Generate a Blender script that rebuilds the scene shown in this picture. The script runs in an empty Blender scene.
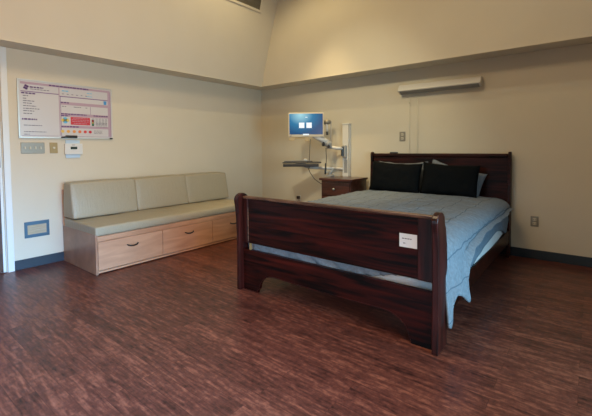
import bpy, bmesh, math, random
from mathutils import Vector, noise
random.seed(7)
COL = bpy.context.scene.collection
PI = math.pi

# ------------------------------------------------------------------ materials
def new_mat(name):
    m = bpy.data.materials.new(name); m.use_nodes = True
    nt = m.node_tree
    return m, nt, nt.nodes['Principled BSDF']

def plain(name, col, rough=.5, metal=0., bump=0., bscale=200., emit=None, estr=0., var=0.):
    m, nt, b = new_mat(name)
    b.inputs['Base Color'].default_value = (*col, 1)
    b.inputs['Roughness'].default_value = rough
    b.inputs['Metallic'].default_value = metal
    if emit:
        b.inputs['Emission Color'].default_value = (*emit, 1)
        b.inputs['Emission Strength'].default_value = estr
    tc = nt.nodes.new('ShaderNodeTexCoord')
    n = nt.nodes.new('ShaderNodeTexNoise')
    n.inputs['Scale'].default_value = bscale
    nt.links.new(tc.outputs['Object'], n.inputs['Vector'])
    if bump:
        bp = nt.nodes.new('ShaderNodeBump'); bp.inputs['Strength'].default_value = bump
        bp.inputs['Distance'].default_value = .002
        nt.links.new(n.outputs['Fac'], bp.inputs['Height'])
        nt.links.new(bp.outputs['Normal'], b.inputs['Normal'])
    if var:
        n2 = nt.nodes.new('ShaderNodeTexNoise'); n2.inputs['Scale'].default_value = 3.
        n2.inputs['Detail'].default_value = 6
        nt.links.new(tc.outputs['Object'], n2.inputs['Vector'])
        r = nt.nodes.new('ShaderNodeValToRGB')
        r.color_ramp.elements[0].position = .3; r.color_ramp.elements[1].position = .7
        r.color_ramp.elements[0].color = (*[c*(1-var) for c in col], 1)
        r.color_ramp.elements[1].color = (*[min(1, c*(1+var)) for c in col], 1)
        nt.links.new(n2.outputs['Fac'], r.inputs['Fac'])
        nt.links.new(r.outputs['Color'], b.inputs['Base Color'])
    return m

def wood(name, dark, light, scale=(1, 12, 12), rough=.35, coat=0., spec=.5, detail=8, lo=.35, hi=.7, nscale=1.6):
    """grain stretched along the axis whose scale is small"""
    m, nt, b = new_mat(name)
    tc = nt.nodes.new('ShaderNodeTexCoord'); mp = nt.nodes.new('ShaderNodeMapping')
    mp.inputs['Scale'].default_value = scale
    nt.links.new(tc.outputs['Object'], mp.inputs['Vector'])
    n = nt.nodes.new('ShaderNodeTexNoise'); n.inputs['Scale'].default_value = nscale
    n.inputs['Detail'].default_value = detail; n.inputs['Distortion'].default_value = .8
    nt.links.new(mp.outputs['Vector'], n.inputs['Vector'])
    r = nt.nodes.new('ShaderNodeValToRGB')
    r.color_ramp.elements[0].position = lo; r.color_ramp.elements[1].position = hi
    r.color_ramp.elements[0].color = (*dark, 1); r.color_ramp.elements[1].color = (*light, 1)
    nt.links.new(n.outputs['Fac'], r.inputs['Fac'])
    nt.links.new(r.outputs['Color'], b.inputs['Base Color'])
    b.inputs['Roughness'].default_value = rough
    b.inputs['Coat Weight'].default_value = coat; b.inputs['Coat Roughness'].default_value = .2
    b.inputs['Specular IOR Level'].default_value = spec
    return m

def wall_paint(name, col):
    return plain(name, col, rough=.85, bump=.15, bscale=90., var=.015)

def floor_mat():
    m, nt, b = new_mat('vinyl_planks')
    N = nt.nodes; L = nt.links
    tc = N.new('ShaderNodeTexCoord')
    br = N.new('ShaderNodeTexBrick')
    br.offset = .37; br.offset_frequency = 2
    br.inputs['Scale'].default_value = 1
    br.inputs['Brick Width'].default_value = .95
    br.inputs['Row Height'].default_value = .1
    br.inputs['Mortar Size'].default_value = .0012
    br.inputs['Mortar Smooth'].default_value = .3
    br.inputs['Color1'].default_value = (0, 0, 0, 1); br.inputs['Color2'].default_value = (1, 1, 1, 1)
    br.inputs['Mortar'].default_value = (.5, .5, .5, 1)
    L.new(tc.outputs['Object'], br.inputs['Vector'])
    # grain, shifted per plank
    sep = N.new('ShaderNodeVectorMath'); sep.operation = 'MULTIPLY_ADD'
    cv = N.new('ShaderNodeVectorMath'); cv.operation = 'MULTIPLY'
    L.new(br.outputs['Color'], cv.inputs[0]); cv.inputs[1].default_value = (13, 7, 5)
    L.new(tc.outputs['Object'], sep.inputs[0]); sep.inputs[1].default_value = (4.5, 30, 1)
    L.new(cv.outputs[0], sep.inputs[2])
    n = N.new('ShaderNodeTexNoise'); n.inputs['Scale'].default_value = 1.5
    n.inputs['Detail'].default_value = 9; n.inputs['Roughness'].default_value = .62
    n.inputs['Distortion'].default_value = .25
    L.new(sep.outputs[0], n.inputs['Vector'])
    n2 = N.new('ShaderNodeTexNoise'); n2.inputs['Scale'].default_value = 30
    n2.inputs['Detail'].default_value = 8; n2.inputs['Roughness'].default_value = .7
    L.new(tc.outputs['Object'], n2.inputs['Vector'])
    a = N.new('ShaderNodeMix'); a.data_type = 'FLOAT'; a.inputs[0].default_value = .38
    L.new(n.outputs['Fac'], a.inputs[2]); L.new(n2.outputs['Fac'], a.inputs[3])
    pl = N.new('ShaderNodeMath'); pl.operation = 'MULTIPLY_ADD'
    L.new(br.outputs['Color'], pl.inputs[0]); pl.inputs[1].default_value = .08
    L.new(a.outputs[0], pl.inputs[2])
    r = N.new('ShaderNodeValToRGB'); cr = r.color_ramp
    cr.elements[0].position = .37; cr.elements[0].color = (.014, .0052, .0048, 1)
    cr.elements[1].position = .70; cr.elements[1].color = (.235, .080, .048, 1)
    e = cr.elements.new(.55); e.color = (.100, .0295, .0205, 1)
    L.new(pl.outputs[0], r.inputs['Fac'])
    mx = N.new('ShaderNodeMix'); mx.data_type = 'RGBA'; mx.blend_type = 'MULTIPLY'
    L.new(br.outputs['Fac'], mx.inputs[0]); L.new(r.outputs['Color'], mx.inputs[6])
    mx.inputs[7].default_value = (.45, .4, .4, 1)
    L.new(mx.outputs[2], b.inputs['Base Color'])
    b.inputs['Specular IOR Level'].default_value = .34
    rr = N.new('ShaderNodeMapRange'); rr.inputs[3].default_value = .24; rr.inputs[4].default_value = .42
    L.new(n2.outputs['Fac'], rr.inputs[0]); L.new(rr.outputs[0], b.inputs['Roughness'])
    bp = N.new('ShaderNodeBump'); bp.inputs['Strength'].default_value = .25; bp.inputs['Distance'].default_value = .001
    L.new(a.outputs[0], bp.inputs['Height']); L.new(bp.outputs['Normal'], b.inputs['Normal'])
    return m

def fabric(name, col, rough=.9, wave=None, wbump=.3, sheen=.0, spec=.2, nb=.3, ns=25, var=.12):
    m, nt, b = new_mat(name)
    N = nt.nodes; L = nt.links
    tc = N.new('ShaderNodeTexCoord')
    b.inputs['Roughness'].default_value = rough
    b.inputs['Sheen Weight'].default_value = sheen
    b.inputs['Specular IOR Level'].default_value = spec
    n = N.new('ShaderNodeTexNoise'); n.inputs['Scale'].default_value = ns; n.inputs['Detail'].default_value = 5
    L.new(tc.outputs['Object'], n.inputs['Vector'])
    r = N.new('ShaderNodeValToRGB')
    r.color_ramp.elements[0].position = .3; r.color_ramp.elements[1].position = .7
    r.color_ramp.elements[0].color = (*[c*(1-var) for c in col], 1)
    r.color_ramp.elements[1].color = (*[min(1, c*(1+var)) for c in col], 1)
    L.new(n.outputs['Fac'], r.inputs['Fac']); L.new(r.outputs['Color'], b.inputs['Base Color'])
    bp = N.new('ShaderNodeBump'); bp.inputs['Strength'].default_value = nb; bp.inputs['Distance'].default_value = .004
    L.new(n.outputs['Fac'], bp.inputs['Height'])
    last = bp
    if wave:
        mp = N.new('ShaderNodeMapping'); mp.inputs['Scale'].default_value = wave
        L.new(tc.outputs['Object'], mp.inputs['Vector'])
        w = N.new('ShaderNodeTexNoise'); w.inputs['Scale'].default_value = 1; w.inputs['Detail'].default_value = 3
        L.new(mp.outputs['Vector'], w.inputs['Vector'])
        b2 = N.new('ShaderNodeBump'); b2.inputs['Strength'].default_value = wbump; b2.inputs['Distance'].default_value = .014
        L.new(w.outputs['Fac'], b2.inputs['Height']); L.new(bp.outputs['Normal'], b2.inputs['Normal'])
        last = b2
    L.new(last.outputs['Normal'], b.inputs['Normal'])
    return m

def comforter_mat():
    """blue grey seersucker with darker pin tucks running the length of the bed"""
    m = fabric('seersucker', (.170, .205, .250), wave=(4, 38, 3), wbump=1., nb=.25, ns=45, var=.14)
    nt = m.node_tree; N = nt.nodes; L = nt.links; b = N['Principled BSDF']
    uv = N.new('ShaderNodeUVMap'); uv.uv_map = 'UVMap'
    sx = N.new('ShaderNodeSeparateXYZ'); L.new(uv.outputs['UV'], sx.inputs[0])
    d = N.new('ShaderNodeMath'); d.operation = 'PINGPONG'; d.inputs[1].default_value = .0975
    wob = N.new('ShaderNodeTexNoise'); wob.inputs['Scale'].default_value = 5
    L.new(uv.outputs['UV'], wob.inputs['Vector'])
    ad = N.new('ShaderNodeMath'); ad.operation = 'MULTIPLY_ADD'; ad.inputs[1].default_value = .03
    L.new(wob.outputs['Fac'], ad.inputs[0]); L.new(sx.outputs['X'], ad.inputs[2])
    L.new(ad.outputs[0], d.inputs[0])
    lt = N.new('ShaderNodeMath'); lt.operation = 'LESS_THAN'; lt.inputs[1].default_value = .0042
    L.new(d.outputs[0], lt.inputs[0])
    src = b.inputs['Base Color'].links[0].from_socket
    mx = N.new('ShaderNodeMix'); mx.data_type = 'RGBA'
    L.new(lt.outputs[0], mx.inputs[0]); L.new(src, mx.inputs[6]); mx.inputs[7].default_value = (.085, .12, .165, 1)
    L.new(mx.outputs[2], b.inputs['Base Color'])
    return m

M = {}
M['wall'] = wall_paint('beige_wall', (.63, .575, .455))
M['upper'] = wall_paint('cream_wall', (.665, .605, .485))
M['ceil'] = wall_paint('ceiling_white', (.72, .68, .58))
M['floor'] = floor_mat()
M['base'] = plain('rubber_base', (.018, .030, .044), .5)
M['white'] = plain('white_paint', (.70, .72, .70), .4)
M['mahog'] = wood('mahogany_x', (.0018, .0007, .0006), (.058, .0066, .0042), scale=(1.0, 15, 15), rough=.36, spec=.2, lo=.40, hi=.76)
M['mahog_h'] = wood('mahogany_headboard', (.0040, .0014, .0012), (.046, .0085, .0052), scale=(1.0, 14, 14), rough=.4, spec=.2)
M['mahog_z'] = wood('mahogany_z', (.010, .0022, .0020), (.058, .010, .008), scale=(14, 14, 1.2), rough=.32, spec=.35)
M['mahog_edge'] = wood('mahogany_worn_edge', (.045, .018, .011), (.20, .10, .06), scale=(3, 30, 30), rough=.35)
M['night'] = wood('nightstand_wood', (.028, .007, .004), (.11, .028, .013), scale=(.9, 9, 9), rough=.28, coat=.3)
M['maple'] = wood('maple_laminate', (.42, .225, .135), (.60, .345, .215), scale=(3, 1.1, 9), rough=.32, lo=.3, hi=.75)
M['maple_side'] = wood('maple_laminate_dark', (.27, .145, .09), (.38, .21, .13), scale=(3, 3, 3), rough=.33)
M['black'] = plain('black_metal', (.012, .012, .013), .35, .3)
M['vinyl'] = fabric('sage_vinyl', (.36, .322, .237), rough=.40, wave=(45, 45, 2), wbump=.25, sheen=0, spec=.4, nb=.08, ns=90, var=.06)
M['comf'] = comforter_mat()
M['blanket'] = fabric('blue_grey_blanket', (.125, .17, .225), nb=.3, wave=(6, 9, 3), wbump=.5)
M['sheet'] = fabric('white_sheet', (.62, .66, .70), nb=.1, wave=(10, 18, 4), wbump=.6, var=.03)
M['mattress'] = fabric('mattress_ticking', (.45, .50, .55), nb=.1, var=.05)
M['ppale'] = fabric('pale_grey_pillow', (.17, .19, .215), nb=.1, wave=(9, 9, 9), wbump=.5, var=.04)
M['pblack'] = fabric('black_pillow', (.0030, .0040, .0048), spec=.08, nb=.1, wave=(8, 8, 8), wbump=.5, sheen=.0, rough=.8, var=.1)
M['steel'] = plain('brushed_steel', (.29, .265, .215), .45, .4)
M['brass'] = plain('brass_plate', (.36, .25, .11), .5, .4)
M['ivory'] = plain('ivory_plastic', (.60, .55, .42), .4)
M['plastic_w'] = plain('white_plastic', (.68, .67, .63), .35)
M['lampw'] = plain('lamp_enamel', (.66, .64, .58), .4)
M['lampg'] = plain('lamp_lens', (.24, .235, .22), .4)  # underside shade of the lamp is put into this grey
M['plastic_g'] = plain('grey_plastic', (.33, .33, .32), .4)
M['plastic_d'] = plain('dark_plastic', (.022, .024, .028), .35)
M['cream_m'] = plain('cream_monitor_case', (.66, .58, .44), .4)
M['tape'] = plain('pale_blue_tape', (.48, .62, .74), .6)
M['paper'] = plain('white_paper', (.72, .76, .80), .7)
M['board'] = plain('whiteboard_surface', (.60, .58, .575), .25)
M['alu'] = plain('aluminium_frame', (.62, .62, .58), .35, .5)
M['ink'] = plain('grey_ink', (.12, .11, .14), .6)
M['ink_p'] = plain('purple_ink', (.10, .035, .16), .6)
M['lilac'] = plain('lilac_print', (.22, .12, .25), .5)
M['pink'] = plain('pale_pink_print', (.44, .31, .37), .5)
M['redp'] = plain('red_print', (.55, .03, .04), .5)
M['bluep'] = plain('blue_print', (.06, .27, .58), .5)
M['cyanp'] = plain('cyan_print', (.14, .46, .66), .5)
M['yelp'] = plain('yellow_print', (.72, .52, .10), .5)
M['glassd'] = plain('dark_lcd', (.03, .045, .04), .2)
M['dirt'] = plain('lamp_glass', (.50, .42, .30), .2, .3)
M['slate'] = plain('slate_blue_steel', (.055, .115, .175), .4, .2)  # blue of reflected daylight is put into the steel colour
M['grille'] = plain('vent_grey', (.20, .18, .14), .5, .2)
M['window'] = plain('window_white', (.75, .77, .78), .4)

def screen_mat():
    m, nt, b = new_mat('login_screen')
    N = nt.nodes; L = nt.links
    tc = N.new('ShaderNodeTexCoord'); sx = N.new('ShaderNodeSeparateXYZ'); L.new(tc.outputs['Object'], sx.inputs[0])
    mp = N.new('ShaderNodeMapping'); mp.inputs['Location'].default_value = (.24, 0, -1.16); mp.inputs['Scale'].default_value = (3.0, 0, 3.5)
    # radial glow of the wallpaper shown on the screen, centred upper left
    L.new(tc.outputs['Object'], mp.inputs['Vector'])
    g = N.new('ShaderNodeTexGradient'); g.gradient_type = 'SPHERICAL'
    mp.vector_type = 'POINT'
    L.new(mp.outputs['Vector'], g.inputs['Vector'])
    r = N.new('ShaderNodeValToRGB')
    r.color_ramp.elements[0].color = (.004, .060, .17, 1); r.color_ramp.elements[1].color = (.38, .70, .78, 1)
    e = r.color_ramp.elements.new(.45); e.color = (.015, .17, .34, 1)
    L.new(g.outputs['Fac'], r.inputs['Fac'])
    L.new(r.outputs['Color'], b.inputs['Emission Color']); b.inputs['Emission Strength'].default_value = 1.0
    b.inputs['Base Color'].default_value = (.01, .02, .03, 1); b.inputs['Roughness'].default_value = .2
    return m
M['screen'] = screen_mat()
M['tile'] = plain('screen_white', (.3, .3, .3), .3, emit=(.8, .92, 1), estr=.8)

# ------------------------------------------------------------------ mesh helpers
def nb(): return bmesh.new()

def box(bm, a, b):
    x0, y0, z0 = a; x1, y1, z1 = b
    x0, x1 = min(x0, x1), max(x0, x1); y0, y1 = min(y0, y1), max(y0, y1); z0, z1 = min(z0, z1), max(z0, z1)
    v = [bm.verts.new(p) for p in ((x0,y0,z0),(x1,y0,z0),(x1,y1,z0),(x0,y1,z0),(x0,y0,z1),(x1,y0,z1),(x1,y1,z1),(x0,y1,z1))]
    for f in ((0,3,2,1),(4,5,6,7),(0,1,5,4),(1,2,6,5),(2,3,7,6),(3,0,4,7)):
        bm.faces.new([v[i] for i in f])
    return v

def prism(bm, pts, axis, a, b):
    """extrude polygon pts (2D) along axis from a to b. axis 0: pts=(y,z); 1: pts=(x,z); 2: pts=(x,y)"""
    def mk(p, t):
        return {0: (t, p[0], p[1]), 1: (p[0], t, p[1]), 2: (p[0], p[1], t)}[axis]
    A = [bm.verts.new(mk(p, a)) for p in pts]; B = [bm.verts.new(mk(p, b)) for p in pts]
    n = len(pts)
    bm.faces.new(A); bm.faces.new(B[::-1])
    for i in range(n):
        bm.faces.new((A[i], B[i], B[(i+1) % n], A[(i+1) % n]))
    return A + B

def tube(bm, path, r, seg=10, caps=True):
    path = [Vector(p) for p in path]; rings = []
    rs = r if isinstance(r, (list, tuple)) else [r]*len(path)
    for i, p in enumerate(path):
        d = (path[min(i+1, len(path)-1)] - path[max(i-1, 0)]).normalized()
        up = Vector((0, 0, 1)) if abs(d.z) < .95 else Vector((1, 0, 0))
        s = d.cross(up).normalized(); t = s.cross(d)
        rings.append([bm.verts.new(p + (s*math.cos(2*PI*k/seg) + t*math.sin(2*PI*k/seg))*rs[i]) for k in range(seg)])
    for a, b in zip(rings, rings[1:]):
        for k in range(seg):
            bm.faces.new((a[k], a[(k+1) % seg], b[(k+1) % seg], b[k]))
    if caps:
        bm.faces.new(rings[0][::-1]); bm.faces.new(rings[-1])

def ball(bm, c, r, sc=(1, 1, 1), u=14, v=9):
    g = bmesh.ops.create_uvsphere(bm, u_segments=u, v_segments=v, radius=r)
    for w in g['verts']: w.co = Vector((w.co.x*sc[0], w.co.y*sc[1], w.co.z*sc[2])) + Vector(c)

def root_of(o):
    while o.parent: o = o.parent
    return o

def link(name, bm, mat, parent=None, bevel=0., smooth=False, seg=2, local=False, origin=None, subsurf=0):
    """world-space mesh -> object; children of an unrotated thing are shifted by the thing's location"""
    off = Vector((0, 0, 0))
    if parent is not None and not local: off = Vector(root_of(parent).location)
    if parent is None and origin is not None: off = Vector(origin)
    bmesh.ops.recalc_face_normals(bm, faces=bm.faces)
    for v in bm.verts: v.co -= off
    me = bpy.data.meshes.new(name); bm.to_mesh(me); bm.free()
    me.materials.append(M[mat] if isinstance(mat, str) else mat)
    o = bpy.data.objects.new(name, me); COL.objects.link(o)
    if smooth:
        for p in me.polygons: p.use_smooth = True
    if bevel:
        md = o.modifiers.new('bevel', 'BEVEL'); md.width = bevel; md.segments = seg; md.limit_method = 'ANGLE'
        md.angle_limit = math.radians(50); md.harden_normals = False
        if not smooth:
            pass
    if subsurf:
        md = o.modifiers.new('sub', 'SUBSURF'); md.levels = subsurf; md.render_levels = subsurf
    if parent is not None: o.parent = parent
    elif origin is not None: o.location = origin
    return o

def thing(name, label, cat, loc, rotz=0., group=None):
    o = bpy.data.objects.new(name, None); COL.objects.link(o)
    o.empty_display_size = .1
    o.location = loc; o.rotation_euler = (0, 0, rotz)
    tag(o, label, cat, group); return o

def tag(o, label, cat, group=None):
    o['label'] = label; o['category'] = cat
    if group: o['group'] = group
    return o

def struct(name, bm, mat, parent=None, **k):
    o = link(name, bm, mat, parent, **k)
    if parent is None: o['kind'] = 'structure'
    return o

# ------------------------------------------------------------------ the room
XR, YF, ZT = 6.3, -6.6, 4.25          # right wall, front wall, ceiling
ZS, D = 2.342, .30                    # underside and depth of the bulkhead
LEAN = .29                            # inward lean of the left upper wall

bm = nb(); box(bm, (-.3, YF-.1, -.1), (XR+.1, .1, 0)); struct('floor', bm, 'floor')
bm = nb(); box(bm, (0, 0, 0), (XR, .1, ZS)); struct('wall_back', bm, 'wall')
# back bulkhead and the wall above it
bm = nb(); box(bm, (0, -D, ZS), (XR, .1, ZT)); struct('wall_back_upper', bm, 'upper')
bm = nb(); box(bm, (D+.001, -D-.008, ZS-.001), (XR, -D, ZS+.008)); struct('trim_1', bm, 'upper')
# left wall with a doorway
DY0, DY1, DZ = -4.80, -3.834, 2.30
bm = nb()
box(bm, (-.12, DY1, 0), (0, 0.1, ZS)); box(bm, (-.12, YF, 0), (0, DY0, ZS)); box(bm, (-.12, DY0, DZ), (0, DY1, ZS))
struct('wall_left', bm, 'wall')
bm = nb()
prism(bm, [(-.12, ZS), (D, ZS), (D+LEAN*(ZT-ZS), ZT), (-.12, ZT)], 1, YF, -D)
struct('wall_left_upper', bm, 'upper')
bm = nb(); box(bm, (D-.001, YF, ZS-.001), (D+.007, -D, ZS+.008)); struct('trim_2', bm, 'upper')
# right wall with a window opening, front wall, ceiling
WINS = ((-5.9, -4.1), (-3.9, -2.1)); WZ0, WZ1 = .25, 2.15
bm = nb()
box(bm, (XR, YF, 0), (XR+.12, -5.9, ZT)); box(bm, (XR, -2.1, 0), (XR+.12, .1, ZT)); box(bm, (XR, -4.1, WZ0), (XR+.12, -3.9, WZ1))
box(bm, (XR, -5.9, 0), (XR+.12, -2.1, WZ0)); box(bm, (XR, -5.9, WZ1), (XR+.12, -2.1, ZT))
struct('wall_right', bm, 'wall')
FX0, FX1 = 1.6, 3.8
bm = nb()
box(bm, (-.12, YF-.1, 0), (FX0, YF, ZT)); box(bm, (FX1, YF-.1, 0), (XR+.12, YF, ZT)); box(bm, (FX0, YF-.1, 0), (FX1, YF, WZ0)); box(bm, (FX0, YF-.1, WZ1), (FX1, YF, ZT))
struct('wall_front', bm, 'wall')
bm = nb(); box(bm, (FX0, YF-.07, WZ0), (FX0+.05, YF-.03, WZ1)); box(bm, (FX1-.05, YF-.07, WZ0), (FX1, YF-.03, WZ1))
box(bm, (FX0+.05, YF-.07, WZ0), (FX1-.05, YF-.03, WZ0+.05)); box(bm, (FX0+.05, YF-.07, WZ1-.05), (FX1-.05, YF-.03, WZ1))
struct('window_3', bm, 'window')  # unseen window added for the fill on the bed foot
bm = nb(); box(bm, (-.12, YF-.1, ZT), (XR+.12, .1, ZT+.08)); struct('ceiling', bm, 'ceil')

# baseboards
bm = nb(); box(bm, (.012, -.012, 0), (XR, 0, .104)); struct('baseboard_back', bm, 'base', bevel=.003)
bm = nb(); box(bm, (0, -3.775, 0), (.012, -.0, .104)); struct('baseboard_left', bm, 'base', bevel=.003)

# door: frame, jamb darkened as the shadow gap, leaf standing ajar beyond the casing
bm = nb(); box(bm, (0, -3.824, 0), (.022, -3.768, DZ+.04)); box(bm, (0, DY0-.1, DZ-.03), (.02, -3.824, DZ+.04))
door = struct('door_1', bm, 'white', bevel=.003)
bm = nb(); box(bm, (-.12, -3.8345, 0), (-.004, -3.826, DZ-.03)); struct('jamb', bm, 'plastic_d', door)  # dark colour paints the shadow gap between casing and leaf
bm = nb(); box(bm, (-.035, -4.79, .008), (.010, -3.838, DZ-.04)); leaf = struct('door_leaf', bm, 'white', door, bevel=.002)
bm = nb(); box(bm, (.0095, -4.78, .01), (.013, -3.862, 1.30)); struct('door_panel', bm, 'night', leaf)
bm = nb(); box(bm, (.012, -3.92, 1.10), (.030, -3.856, 1.22)); struct('door_latch', bm, 'plastic_d', leaf, bevel=.004)

# daylight windows on the right wall, unseen; the second added to brighten the bed
for n_, (a_, b_) in enumerate(WINS):
    bm = nb()
    box(bm, (XR+.04, a_, WZ0), (XR+.10, a_+.05, WZ1)); box(bm, (XR+.04, b_-.05, WZ0), (XR+.10, b_, WZ1))
    box(bm, (XR+.04, a_+.05, WZ0), (XR+.10, b_-.05, WZ0+.05)); box(bm, (XR+.04, a_+.05, WZ1-.05), (XR+.10, b_-.05, WZ1))
    struct('window_%d' % (n_+1), bm, 'window')

# ------------------------------------------------------------------ air vent on the leaning wall
def lean(y, z, o=0.):
    n = Vector((1, 0, -LEAN)).normalized()
    return Vector((D + LEAN*(z-ZS), y, z)) + n*o
def lean_box(bm, y0, y1, z0, z1, o0, o1):
    v = [bm.verts.new(lean(y, z, o)) for o in (o0, o1) for (y, z) in ((y0, z0), (y1, z0), (y1, z1), (y0, z1))]
    for f in ((3,2,1,0),(4,5,6,7),(0,1,5,4),(1,2,6,5),(2,3,7,6),(3,0,4,7)): bm.faces.new([v[i] for i in f])
vy1, vy0, vz0, vz1 = -.628, -1.50, 3.426, 4.02
vent = thing('air_vent', 'grey slatted return air vent with a cream frame high on the sloping wall', 'vent', lean((vy0+vy1)/2, vz0))
bm = nb(); t = .035
lean_box(bm, vy0, vy1, vz0, vz0+t, 0, .014); lean_box(bm, vy0, vy1, vz1-t, vz1, 0, .014)
lean_box(bm, vy0, vy0+t, vz0+t, vz1-t, 0, .014); lean_box(bm, vy1-t, vy1, vz0+t, vz1-t, 0, .014)
link('frame', bm, 'upper', vent, bevel=.003)
bm = nb(); lean_box(bm, vy0+t, vy1-t, vz0+t, vz1-t, .001, .003); link('backing', bm, plain('vent_dark', (.09, .08, .06), .6), vent)
bm = nb(); k = vy0+t+.01
while k < vy1-t-.008:
    lean_box(bm, k, k+.009, vz0+t, vz1-t, .003, .010); k += .021
link('grille', bm, 'grille', vent)

# ------------------------------------------------------------------ whiteboard chart
Y0, Y1, Z0, Z1 = -3.688, -2.706, 1.409, 2.039
wb = thing('whiteboard', 'printed patient care whiteboard in a thin aluminium frame above the light switches', 'whiteboard', (0, (Y0+Y1)/2, Z0))
def W(s, t): return (Y0 + s*(Y1-Y0), Z1 - t*(Z1-Z0))
def wrect(bm, s0, t0, s1, t1, x0=.0125, x1=.0135):
    a = W(s0, t0); b = W(s1, t1); box(bm, (x0, a[0], a[1]), (x1, b[0], b[1]))
bm = nb(); wrect(bm, .006, .008, .994, .992, .002, .0125); link('board', bm, 'board', wb)
bm = nb()
wrect(bm, 0, 0, 1, .022, .002, .019); wrect(bm, 0, .978, 1, 1, .002, .019)
wrect(bm, 0, .022, .014, .978, .002, .019); wrect(bm, .988, .022, 1, .978, .002, .019)
link('frame', bm, 'alu', wb, bevel=.002)
bm = nb()
wrect(bm, .03, .045, .97, .084); wrect(bm, .415, .33, .944, .385); wrect(bm, .415, .535, .944, .59)
wrect(bm, .415, .76, .944, .805); wrect(bm, .945, .085, .975, .95); wrect(bm, .395, .085, .405, .95)
link('pink_panel', bm, 'pink', wb)['label'] = 'pale pink bands between the boxes'
bm = nb()
wrect(bm, .03, .200, .395, .214, .0135, .0142); wrect(bm, .405, .230, .945, .246, .0135, .0142)
wrect(bm, .975, .05, .98, .955, .0135, .0142); wrect(bm, .41, .955, .975, .96, .0135, .0142)
wrect(bm, .03, .955, .39, .96, .0135, .0142); wrect(bm, .41, .24, .415, .95, .0135, .0142)
wrect(bm, .69, .59, .694, .75, .0135, .0142) ; wrect(bm, .735, .39, .739, .535, .0135, .0142)
link('ruled_border', bm, 'lilac', wb)
def lines(name, mat, parent, label=None):
    for b in LINES:
        o = link(name, b, mat, parent)
        if label: o['label'] = label
    LINES.clear()
rnd = random.Random(3)
LINES = []
def words(bm, s0, t0, s1, h, wl=(.012, .035), gap=.006, x0=.0142, x1=.0148):
    bm = nb(); LINES.append(bm)
    s = s0
    while s < s1 - .004:
        w = min(rnd.uniform(*wl), s1-s); wrect(bm, s, t0, s+w, t0+h, x0, x1); s += w + gap
bm = nb()
words(bm, .30, .052, .72, .022, (.02, .045))
words(bm, .115, .115, .245, .022); 
words(bm, .035, .225, .165, .022)
words(bm, .035, .665, .175, .024)
words(bm, .415, .335, .50, .02); words(bm, .415, .54, .69, .02); words(bm, .77, .545, .94, .02)
words(bm, .415, .77, .60, .02); words(bm, .415, .575, .50, .02)
lines('heading_text', 'ink_p', wb, 'purple heading')
bm = nb()
for i, (t, w) in enumerate(((.275, .05), (.32, .03), (.36, .11), (.40, .08), (.445, .12), (.49, .15), (.53, .10), (.575, .08))):
    words(bm, .05, t, .05+w, .012)
words(bm, .05, .775, .22, .011); words(bm, .05, .885, .26, .011); words(bm, .12, .155, .30, .010)
for k in range(6): words(bm, .43+.05*k, .185, .45+.05*k, .010)
for c in range(5):
    for r_ in range(6): words(bm, .755+.038*c, .605+.022*r_, .78+.038*c, .007, (.008, .014), .003)
for t in (.64, .665, .69, .715): words(bm, .80, .045+t-.0, .93, .007)
words(bm, .425, .41, .47, .01); words(bm, .55, .41, .63, .01); words(bm, .68, .41, .70, .01)
for t in (.84, .865, .89): words(bm, .77, t, .87, .008)
for t in (.95,): words(bm, .05, .93, .10, .010)
lines('small_text', 'ink', wb)
bm = nb(); words(bm, .43, .125, .50, .02, (.03, .03)); words(bm, .70, .13, .76, .012, (.03, .03)); words(bm, .70, .19, .76, .012, (.03, .03))
lines('heading_text', 'cyanp', wb, 'teal heading')
# purple interlocked emblem
def disc(bm, cy, cz, r, x0=.0135, x1=.0145, n=18, ry=1., rz=1.):
    prism(bm, [(cy+r*ry*math.cos(2*PI*k/n), cz+r*rz*math.sin(2*PI*k/n)) for k in range(n)], 0, x0, x1)
bm = nb()
for (ds, dt, r) in ((-.014, .012, .012), (.002, .024, .013), (.014, -.012, .012), (-.002, -.024, .013)):
    a = W(.082+ds, .135+dt); disc(bm, a[0], a[1], r)
link('emblem', bm, 'ink_p', wb)['label'] = 'purple interlocked emblem'
bm = nb(); wrect(bm, .895, .255, .93, .325, .0142, .0152); link('blue_square', bm, 'bluep', wb)
bm = nb(); wrect(bm, .512, .598, .728, .742, .0142, .0150); rp = link('red_notice', bm, 'redp', wb)
bm = nb()
for t, a0, a1 in ((.615, .535, .705), (.645, .525, .715), (.675, .53, .71), (.71, .545, .70)): words(bm, a0, t, a1, .009, (.012, .03), .007, .0150, .0156)
lines('notice_text', 'pink', rp)
for (ds, dt, mt) in ((-.022, 0, 'yelp'), (0, -.03, 'cyanp'), (.022, 0, 'yelp'), (0, .03, 'cyanp')):
    bm = nb(); a = W(.455+ds, .665+dt); disc(bm, a[0], a[1], .018, .0142, .015, ry=1.2); link('petal', bm, mt, wb)['label'] = ('yellow' if mt == 'yelp' else 'blue') + ' petal of the flower sign'
bm = nb(); wrect(bm, .748, .628, .772, .75, .0142, .0155); tl = link('traffic_light_sign', bm, 'glassd', wb)
for t, mt in ((.655, 'redp'), (.69, 'yelp'), (.722, plain('green_print', (.03, .3, .12), .5))):
    bm = nb(); a = W(.76, t); disc(bm, a[0], a[1], .008, .0155, .016); link('lamp', bm, mt, tl)
for i, (s, c) in enumerate(((.416, (.74, .50, .10)), (.475, (.74, .36, .07)), (.539, (.74, .30, .07)), (.601, (.70, .17, .05)), (.661, (.64, .05, .04)), (.718, (.55, .01, .03)))):
    bm = nb(); a = W(s+.008, .868); disc(bm, a[0], a[1], .0175, .0142, .0152)
    link('pain_scale_dot', bm, plain('dot_%d' % i, c, .5), wb)
pen = nb(); a = W(.40, .985); tube(pen, [(.032, a[0], a[1]+.002), (.032, a[0]+.05, a[1]+.006)], [.008, .010]);
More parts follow.
